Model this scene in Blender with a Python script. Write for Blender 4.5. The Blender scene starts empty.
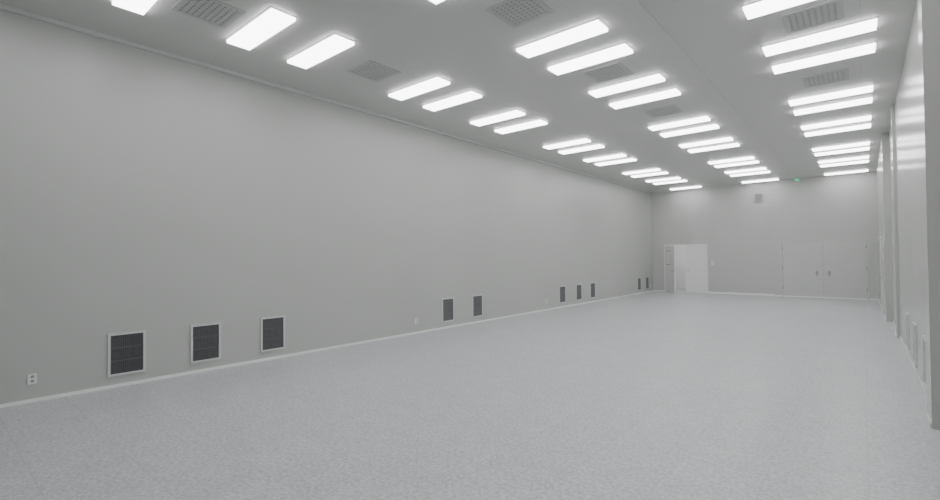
import bpy, math, random
import numpy as np
from mathutils import Matrix, Vector
random.seed(3)
CEIL=4.72; XL=-7.72; YF=22.7; YB=-4.0; CAMH=1.7
sc=bpy.context.scene
# ---------------------------------------------------------------- materials
def mat(name,col,rough=.5,spec=.5,metal=0,emit=None,es=0,noise=None,bump=None):
    m=bpy.data.materials.new(name); m.use_nodes=True
    nt=m.node_tree; N=nt.nodes; L=nt.links; b=N['Principled BSDF']
    b.inputs['Base Color'].default_value=(*col,1); b.inputs['Roughness'].default_value=rough
    b.inputs['Specular IOR Level'].default_value=spec; b.inputs['Metallic'].default_value=metal
    if emit: b.inputs['Emission Color'].default_value=(*emit,1); b.inputs['Emission Strength'].default_value=es
    if noise:
        sc_,amt=noise
        tc=N.new('ShaderNodeTexCoord'); n=N.new('ShaderNodeTexNoise'); n.inputs['Scale'].default_value=sc_; n.inputs['Detail'].default_value=4
        r=N.new('ShaderNodeValToRGB'); r.color_ramp.elements[0].position=.3; r.color_ramp.elements[1].position=.7
        r.color_ramp.elements[0].color=(*[c*(1-amt) for c in col],1); r.color_ramp.elements[1].color=(*[min(1,c*(1+amt)) for c in col],1)
        L.new(tc.outputs['Object'],n.inputs['Vector']); L.new(n.outputs['Fac'],r.inputs['Fac']); L.new(r.outputs['Color'],b.inputs['Base Color'])
    return m

def panel_mat(name,col,rough,axis,pitch,off=0.0,dark=.9,spec=.5):
    """painted steel clean-room sandwich panel with joints every `pitch` m along world axis"""
    m=mat(name,col,rough,spec); nt=m.node_tree; N=nt.nodes; L=nt.links; b=N['Principled BSDF']
    g=N.new('ShaderNodeNewGeometry'); s=N.new('ShaderNodeSeparateXYZ'); L.new(g.outputs['Position'],s.inputs[0])
    def M(op,a,bv=None):
        n=N.new('ShaderNodeMath'); n.operation=op
        for i,v in enumerate((a,bv)):
            if v is None: continue
            if isinstance(v,(int,float)): n.inputs[i].default_value=v
            else: L.new(v,n.inputs[i])
        return n.outputs[0]
    t=M('FRACT',M('DIVIDE',M('ADD',s.outputs[axis],100+off),pitch))
    d=M('ABSOLUTE',M('SUBTRACT',t,.5)); seam=M('GREATER_THAN',d,.5-.005/pitch)
    cell=M('FLOOR',M('DIVIDE',M('ADD',s.outputs[axis],100+off),pitch))
    wn=N.new('ShaderNodeTexWhiteNoise'); wn.noise_dimensions='1D'; L.new(cell,wn.inputs['W'])
    tone=M('ADD',M('MULTIPLY',wn.outputs['Value'],.03),.985)
    n=N.new('ShaderNodeTexNoise'); n.inputs['Scale'].default_value=.8; n.inputs['Detail'].default_value=3; L.new(g.outputs['Position'],n.inputs['Vector'])
    tone=M('MULTIPLY',tone,M('ADD',M('MULTIPLY',n.outputs['Fac'],.05),.975))
    fac=M('MULTIPLY',tone,M('SUBTRACT',1.0,M('MULTIPLY',seam,1-dark)))
    mx=N.new('ShaderNodeVectorMath'); mx.operation='SCALE'; mx.inputs[0].default_value=col; L.new(fac,mx.inputs['Scale'])
    L.new(mx.outputs[0],b.inputs['Base Color'])
    bp=N.new('ShaderNodeBump'); bp.inputs['Strength'].default_value=.2; bp.inputs['Distance'].default_value=.003
    L.new(M('SUBTRACT',1.0,seam),bp.inputs['Height']); L.new(bp.outputs[0],b.inputs['Normal'])
    return m

def floor_mat():
    m=mat('antistatic_vinyl_tile',(.6,.61,.64),.36,.5); nt=m.node_tree; N=nt.nodes; L=nt.links; b=N['Principled BSDF']
    g=N.new('ShaderNodeNewGeometry')
    def noise(s,d,lo,hi,c0,c1,rg=.65):
        n=N.new('ShaderNodeTexNoise'); n.inputs['Scale'].default_value=s; n.inputs['Detail'].default_value=d; n.inputs['Roughness'].default_value=rg
        L.new(g.outputs['Position'],n.inputs['Vector'])
        r=N.new('ShaderNodeValToRGB'); r.color_ramp.elements[0].position=lo; r.color_ramp.elements[1].position=hi
        r.color_ramp.elements[0].color=(*c0,1); r.color_ramp.elements[1].color=(*c1,1); L.new(n.outputs['Fac'],r.inputs['Fac']); return r.outputs['Color']
    a=noise(30,5,.38,.62,(.475,.477,.492),(.755,.755,.775),.75)
    a2=noise(90,3,.36,.64,(.88,.88,.89),(1,1,1),.6)
    c=noise(5,5,.35,.65,(.91,.91,.915),(1,1,1))
    def mul(x,y):
        q=N.new('ShaderNodeMix'); q.data_type='RGBA'; q.blend_type='MULTIPLY'; q.inputs[0].default_value=1
        L.new(x,q.inputs[6]); L.new(y,q.inputs[7]); return q.outputs[2]
    br=N.new('ShaderNodeTexBrick'); br.offset=0; br.inputs['Scale'].default_value=1; br.inputs['Mortar Size'].default_value=.003
    br.inputs['Brick Width'].default_value=.6; br.inputs['Row Height'].default_value=.6; br.inputs['Mortar Smooth'].default_value=.2
    br.inputs['Color1'].default_value=(1,1,1,1); br.inputs['Color2'].default_value=(.965,.965,.968,1); br.inputs['Mortar'].default_value=(.80,.80,.80,1)
    L.new(g.outputs['Position'],br.inputs['Vector'])
    L.new(mul(mul(mul(a,a2),c),br.outputs['Color']),b.inputs['Base Color'])
    return m

WALL=(.520,.529,.508)
M_wl=panel_mat('painted_panel_left',WALL,.36,1,1.2,.3,.985)
M_wf=panel_mat('darkened_panel_front',(.36,.37,.36),.45,0,1.2,.3,.985)  # unseen wall, colour darkened so the near left of the room gets less light
M_wr=panel_mat('painted_panel_right',WALL,.22,1,1.2,.1,.95)
M_wb=panel_mat('painted_panel_back',(.555,.562,.545),.42,0,1.2,.0,.96)
M_ce=panel_mat('painted_panel_ceiling',(.635,.642,.62),.40,0,2.72,.62,.88)
M_fl=floor_mat()
M_base=mat('white_skirting',(.92,.92,.91),.35)
M_frame=mat('powder_coated_frame',(.66,.67,.66),.4,noise=(6,.03))
M_lou=mat('grille_slat_grey',(.17,.172,.178),.5,noise=(20,.08))
M_dark=mat('grille_dark',(.045,.045,.048),.8,noise=(20,.1))
M_diff=mat('diffuser_grey',(.55,.555,.545),.5,noise=(9,.04))
M_hole=mat('diffuser_slot_dark',(.29,.29,.29),.8,noise=(9,.1))
M_lamp=mat('fluorescent_diffuser',(.9,.9,.9),.5,emit=(.985,.995,1.0),es=9.0)
M_clamp=mat('corridor_lamp_diffuser',(.9,.9,.9),.5,emit=(.985,.995,1.0),es=4.5)
M_white=mat('white_plastic',(.84,.84,.83),.35,noise=(30,.02))
M_door=mat('door_leaf_paint',(.59,.597,.58),.35,noise=(3,.02))
M_steel=mat('brushed_steel',(.35,.35,.35),.35,metal=1,noise=(60,.05))
M_green=mat('exit_green',(.02,.45,.18),.4,emit=(.02,.8,.35),es=.9)
M_paper=mat('paper_notice',(.92,.92,.90),.7,noise=(14,.05))
M_gasket=mat('door_gasket',(.42,.42,.42),.7)
# ---------------------------------------------------------------- mesh helper
class B:
    def __init__(s): s.v=[];s.f=[];s.m=[];s.mats=[]
    def mi(s,m):
        if m not in s.mats: s.mats.append(m)
        return s.mats.index(m)
    def box(s,x0,x1,y0,y1,z0,z1,m,T=None):
        n=len(s.v); P=[(x,y,z) for x in(x0,x1) for y in(y0,y1) for z in(z0,z1)]
        if T is not None: P=[tuple(T@Vector(p)) for p in P]
        s.v+=P; i=s.mi(m)
        for q in ((0,1,3,2),(4,6,7,5),(0,4,5,1),(2,3,7,6),(0,2,6,4),(1,5,7,3)):
            s.f.append([n+k for k in q]); s.m.append(i)
    def cyl(s,c,axis,r,h,m,seg=16,T=None,r2=None):
        n=len(s.v); i=s.mi(m); r2=r if r2 is None else r2
        for t,rr in ((0,r),(h,r2)):
            for k in range(seg):
                a=2*math.pi*k/seg; p=[rr*math.cos(a),rr*math.sin(a)]; q=list(p); q.insert(axis,t)
                q=Vector(q)+Vector(c)
                if T is not None: q=T@q
                s.v.append(tuple(q))
        for k in range(seg):
            s.f.append([n+k,n+(k+1)%seg,n+seg+(k+1)%seg,n+seg+k]); s.m.append(i)
        s.f.append([n+k for k in range(seg)]); s.m.append(i); s.f.append([n+seg+k for k in range(seg)]); s.m.append(i)
    def mesh(s,name,bevel=0):
        me=bpy.data.meshes.new(name); me.from_pydata(s.v,[],s.f)
        for m in s.mats: me.materials.append(m)
        for p,i in zip(me.polygons,s.m): p.material_index=i
        import bmesh
        bm=bmesh.new(); bm.from_mesh(me); bmesh.ops.recalc_face_normals(bm,faces=bm.faces); bm.to_mesh(me); bm.free()
        return me
    def obj(s,name,loc=(0,0,0),rz=0,bevel=0):
        return place(s.mesh(name),name,loc,rz,bevel)
def place(me,name,loc=(0,0,0),rz=0,bevel=0):
    o=bpy.data.objects.new(name,me); sc.collection.objects.link(o); o.location=loc; o.rotation_euler=(0,0,rz)
    if bevel:
        md=o.modifiers.new('bevel','BEVEL'); md.width=bevel; md.segments=2; md.limit_method='ANGLE'
    return o
# ---------------------------------------------------------------- shell
b=B(); b.box(XL-.2,1.6,YB-.2,YF+2.2,-.2,0,M_fl); b.obj('floor')
b=B(); b.box(XL-.2,1.6,YB-.2,YF+.2,CEIL,CEIL+.2,M_ce); b.obj('ceiling')
b=B(); b.box(XL-.2,XL,YB-.2,YF+.15,0,CEIL,M_wl); b.obj('wall_left')
b=B(); b.box(XL,1.6,YB-.2,YB,0,CEIL,M_wf); b.obj('wall_front')
DX0,DX1,DH=-7.12,-5.35,2.15
b=B(); b.box(XL,DX0,YF,YF+.15,0,CEIL,M_wb); b.box(DX0,DX1,YF,YF+.15,DH,CEIL,M_wb); b.box(DX1,1.6,YF,YF+.15,0,CEIL,M_wb)
b.box(-2.8,.9,YF-.05,YF,0,CEIL,M_wb)
b.obj('wall_back')
prof=[(1.3,YB),(1.3,6.35),(.48,6.35),(.48,6.75),(.54,6.75),(.54,12.7),(.49,12.7),(.49,13.2),(.54,13.2),(.54,15.6),(.41,15.6),(.41,YF-.05),(1.6,YF-.05),(1.6,YB)]
n=len(prof); V=[(x,y,0) for x,y in prof]+[(x,y,CEIL) for x,y in prof]
F=[[i,(i+1)%n,n+(i+1)%n,n+i] for i in range(n)]+[list(range(n)),list(range(n,2*n))]
b=B(); b.v=V;b.f=F;b.mats=[M_wr];b.m=[0]*len(F); b.obj('wall_right')
b=B(); b.box(-7.6,-7.5,YF+.15,YF+2.1,0,2.6,M_base); b.box(-4.9,-4.8,YF+.15,YF+2.1,0,2.6,M_base)
b.box(-7.6,-4.8,YF+2.0,YF+2.1,0,2.6,M_base); b.box(-7.6,-4.8,YF+.15,YF+2.1,2.6,2.7,M_base)
b.box(-7.2,-5.3,YF+.6,YF+1.1,2.57,2.6,M_clamp); b.obj('wall_corridor')
# skirting
b=B(); b.box(XL,XL+.018,YB,YF,0,.04,M_base); b.obj('baseboard_left')
b=B(); b.box(XL+.018,DX0-.05,YF-.018,YF,0,.06,M_base); b.box(DX1+.05,-2.8,YF-.018,YF,0,.08,M_base); b.box(-2.8,.41,YF-.068,YF-.05,0,.04,M_base); b.obj('baseboard_back')
b=B()
for (x,y0,y1) in ((.48,6.35,6.75),(.54,6.75,12.7),(.49,12.7,13.2),(.54,13.2,15.6),(.41,15.6,YF-.05)): b.box(x-.015,x,y0,y1,0,.05,M_frame)
b.obj('baseboard_right')
b=B(); b.box(XL,XL+.05,YB,YF,CEIL-.05,CEIL,M_frame); b.obj('trim_1')
b=B(); b.box(XL+.05,-2.8,YF-.05,YF,CEIL-.05,CEIL,M_frame); b.obj('trim_2')
b=B(); b.box(-2.02,-1.98,YB,YF-.05,CEIL-.008,CEIL,M_ce); b.obj('trim_3')
# ---------------------------------------------------------------- ceiling lights (drop diffuser glows sideways onto the ceiling)
LX,LY=1.25,.31
b=B(); t=.02
b.box(-LX/2-t,LX/2+t,-LY/2-t,LY/2+t,-.008,0,M_frame)
b.box(-LX/2,LX/2,-LY/2,LY/2,-.045,-.008,M_lamp)
me=b.mesh('ceiling_light_panel')
cols=[-6.0,-3.16,-.44]
rows=[.7,1.6,2.88,3.76,5.73,6.61,8.06,8.96,11.15,11.98,13.53,14.36,16.62,17.45,18.98,19.85,22.05]
for x in cols:
    for y in rows: place(me,'ceiling_light_panel',(x,y,CEIL))
# ceiling filter diffusers
b=B(); h=.31
b.box(-h,h,-h,-h+.05,-.010,0,M_diff); b.box(-h,h,h-.05,h,-.010,0,M_diff); b.box(-h,-h+.05,-h+.05,h-.05,-.010,0,M_diff); b.box(h-.05,h,-h+.05,h-.05,-.010,0,M_diff)
hi=h-.05
b.box(-hi,hi,-hi,hi,-.003,0,M_hole)
k=8; w=2*hi/k
for i in range(k+1):
    x0=-hi+i*w; b.box(max(-hi,x0-w*.3),min(hi,x0+w*.3),-hi,hi,-.007,-.003,M_diff)
for i in range(9):
    y0=-hi+i*(2*hi/8); b.box(-hi,hi,max(-hi,y0-.018),min(hi,y0+.018),-.008,-.003,M_diff)
me=b.mesh('ceiling_air_diffuser')
for x,y in ((cols[0],-.4),(cols[0],2.26),(cols[0],4.74),(cols[1],2.26),(cols[1],4.74),(cols[1],7.33),(cols[2],4.74),(cols[2],7.33),(cols[2],10.05),(cols[1],10.05)): place(me,'ceiling_air_diffuser',(x,y,CEIL))
# ---------------------------------------------------------------- wall return-air grilles
W,Z0,Z1=.43,.15,.725; fw=.03; w=W/2
def grille(slat,back):
    b=B()
    b.box(-w,w,-.0,.02,Z1-fw,Z1,M_frame); b.box(-w,w,0,.02,Z0,Z0+fw,M_frame); b.box(-w,-w+fw,0,.02,Z0+fw,Z1-fw,M_frame); b.box(w-fw,w,0,.02,Z0+fw,Z1-fw,M_frame)
    b.box(-w+fw,w-fw,0,.004,Z0+fw,Z1-fw,back)
    ns=18; sw=(W-2*fw)/ns
    for i in range(ns):
        xc=-w+fw+(i+.5)*sw
        T=Matrix.Translation((xc,.010,0))@Matrix.Rotation(math.radians(-35),4,'Z')
        b.box(-.0075,.0075,-.0012,.0012,Z0+fw,Z1-fw,slat,T)
    for z in (Z0+.2,Z1-.2): b.box(-w+fw,w-fw,.012,.016,z-.004,z+.004,slat)
    return b.mesh('wall_vent')
me=grille(M_lou,M_dark)
for y in (1.86,2.86,3.92,8.3,9.43,13.92,15.1,16.2,20.9,21.9): place(me,'wall_vent',(XL,y,0),-math.pi/2)
me=grille(M_diff,M_hole)
for y in (7.55,9.0,10.45): place(me,'wall_vent',(.54,y,0),math.pi/2)
# outlets
b=B(); b.box(-.042,.042,0,.010,-.062,.062,M_white)
for z in(-.026,.026):
    b.cyl((0,.010,z),1,.018,.003,M_gasket,20)
    for x in(-.007,.007): b.cyl((x,.013,z),1,.003,.001,M_dark,8)
me=b.mesh('wall_outlet')
for y in (.91,7.25,12.9,22.35): place(me,'wall_outlet',(XL,y,.28),-math.pi/2)
# ---------------------------------------------------------------- door_1
b=B(); f=.05
b.box(DX0-f,DX0,YF-.02,YF+.15,0,DH+f,M_white); b.box(DX1,DX1+f,YF-.02,YF+.15,0,DH+f,M_white); b.box(DX0,DX1,YF-.02,YF+.15,DH,DH+f,M_white)
mid=(DX0+DX1)/2
b.box(mid,DX1,YF+.0,YF+.045,.01,DH,M_white)
b.cyl((mid+.08,YF-.05,1.0),0,.012,.12,M_steel,12); b.cyl((mid+.08,YF-.05,1.0),1,.012,.05,M_steel,12)
T=Matrix.Translation((DX0,YF,0))@Matrix.Rotation(math.radians(-48),4,'Z'); lw=mid-DX0
b.box(0,lw,0,.045,.01,DH-.01,M_white,T)
b.box(lw*.12,lw*.62,-.006,0,1.3,1.9,M_paper,T); b.box(lw*.10,lw*.64,-.003,0,1.27,1.93,M_gasket,T)
b.cyl((lw-.2,-.05,1.0),0,.012,.12,M_steel,12,T); b.cyl((lw-.08,-.05,1.0),1,.012,.05,M_steel,12,T)
b.obj('door_1',bevel=.003)
# door_2
YP=YF-.05
b=B(); x0,x1,H2=-2.5,.1,2.2; f=.05
b.box(x0-f,x0,YP-.02,YP,0,H2+f,M_door); b.box(x1,x1+f,YP-.02,YP,0,H2+f,M_door); b.box(x0,x1,YP-.02,YP,H2,H2+f,M_door)
xm=(x0+x1)/2
b.box(x0,x1,YP-.003,YP,.0,H2,M_gasket)
b.box(x0+.004,xm-.004,YP-.012,YP,.02,H2-.004,M_door); b.box(xm+.004,x1-.004,YP-.012,YP,.02,H2-.004,M_door)
for s in(-1,1):
    x=xm+s*.19
    b.box(x-.025,x+.025,YP-.02,YP-.012,.85,1.05,M_steel); b.cyl((x-.06,YP-.055,.97),0,.013,.12,M_steel,12); b.cyl((x,YP-.055,.97),1,.013,.04,M_steel,12)
for z in(.3,1.1,1.9):
    for x in (x0-.008,x1-.008): b.cyl((x,YP-.022,z),2,.012,.12,M_steel,10)
b.obj('door_2',bevel=.002)
# door_3 on right wall
b=B(); X=.41; y0,y1=17.0,18.9
b.box(X-.02,X,y0-.05,y0,0,2.2,M_frame); b.box(X-.02,X,y1,y1+.05,0,2.2,M_frame); b.box(X-.02,X,y0,y1,2.15,2.2,M_frame)
b.box(X-.012,X,y0+.006,(y0+y1)/2-.004,.02,2.145,M_door); b.box(X-.012,X,(y0+y1)/2+.004,y1-.006,.02,2.145,M_door)
for s in(-1,1): b.cyl((X-.05,(y0+y1)/2+s*.1-.06,1.0),1,.011,.12,M_steel,12); b.cyl((X-.05,(y0+y1)/2+s*.1,1.0),0,.011,.05,M_steel,12)
b.obj('door_3',bevel=.002)
# small fittings
b=B(); b.box(-.13,.13,-.06,0,-.15,.15,M_lou)
b.box(-.15,.15,-.065,-.055,-.17,-.14,M_diff); b.box(-.15,.15,-.065,-.055,.14,.17,M_diff); b.box(-.15,-.12,-.065,-.055,-.14,.14,M_diff); b.box(.12,.15,-.065,-.055,-.14,.14,M_diff)
for i in range(6): b.box(-.11,.11,-.066,-.06,-.12+i*.045,-.11+i*.045,M_diff)
b.obj('wall_speaker',(-3.3,YF,4.1))
b=B(); b.box(-.09,.09,-.02,.02,-.15,-.03,M_frame); b.box(-.06,.06,-.026,-.02,-.135,-.045,M_green); b.box(-.06,.06,.02,.026,-.135,-.045,M_green); b.cyl((0,0,-.03),2,.012,.03,M_steel,14)
b.obj('exit_sign',(-1.95,22.3,CEIL))
b=B(); b.box(-.06,.06,-.02,0,-.09,.09,M_white); b.box(-.03,.03,-.026,-.02,-.03,.04,M_frame)
b.obj('wall_switch',(-5.1,YF,1.35))
# ---------------------------------------------------------------- world + camera
w=bpy.data.worlds.new('world'); sc.world=w; w.use_nodes=True; w.node_tree.nodes['Background'].inputs[0].default_value=(.5,.5,.5,1); w.node_tree.nodes['Background'].inputs[1].default_value=.2
yaw,pitch,roll=map(math.radians,(40.13,.91,-.54))
r0=Vector((math.cos(yaw),math.sin(yaw),0)); f0=Vector((-math.sin(yaw),math.cos(yaw),0)); z=Vector((0,0,1))
fw_=f0*math.cos(pitch)+z*math.sin(pitch); up=-f0*math.sin(pitch)+z*math.cos(pitch)
right=r0*math.cos(roll)+up*math.sin(roll); up2=-r0*math.sin(roll)+up*math.cos(roll)
cam=bpy.data.cameras.new('camera'); cam.lens=466.41/940*36; cam.sensor_width=36; cam.clip_start=.05
co=bpy.data.objects.new('camera',cam); sc.collection.objects.link(co)
Mx=Matrix((right,up2,-fw_)).transposed().to_4x4(); Mx.translation=(0,0,CAMH); co.matrix_world=Mx
sc.camera=co
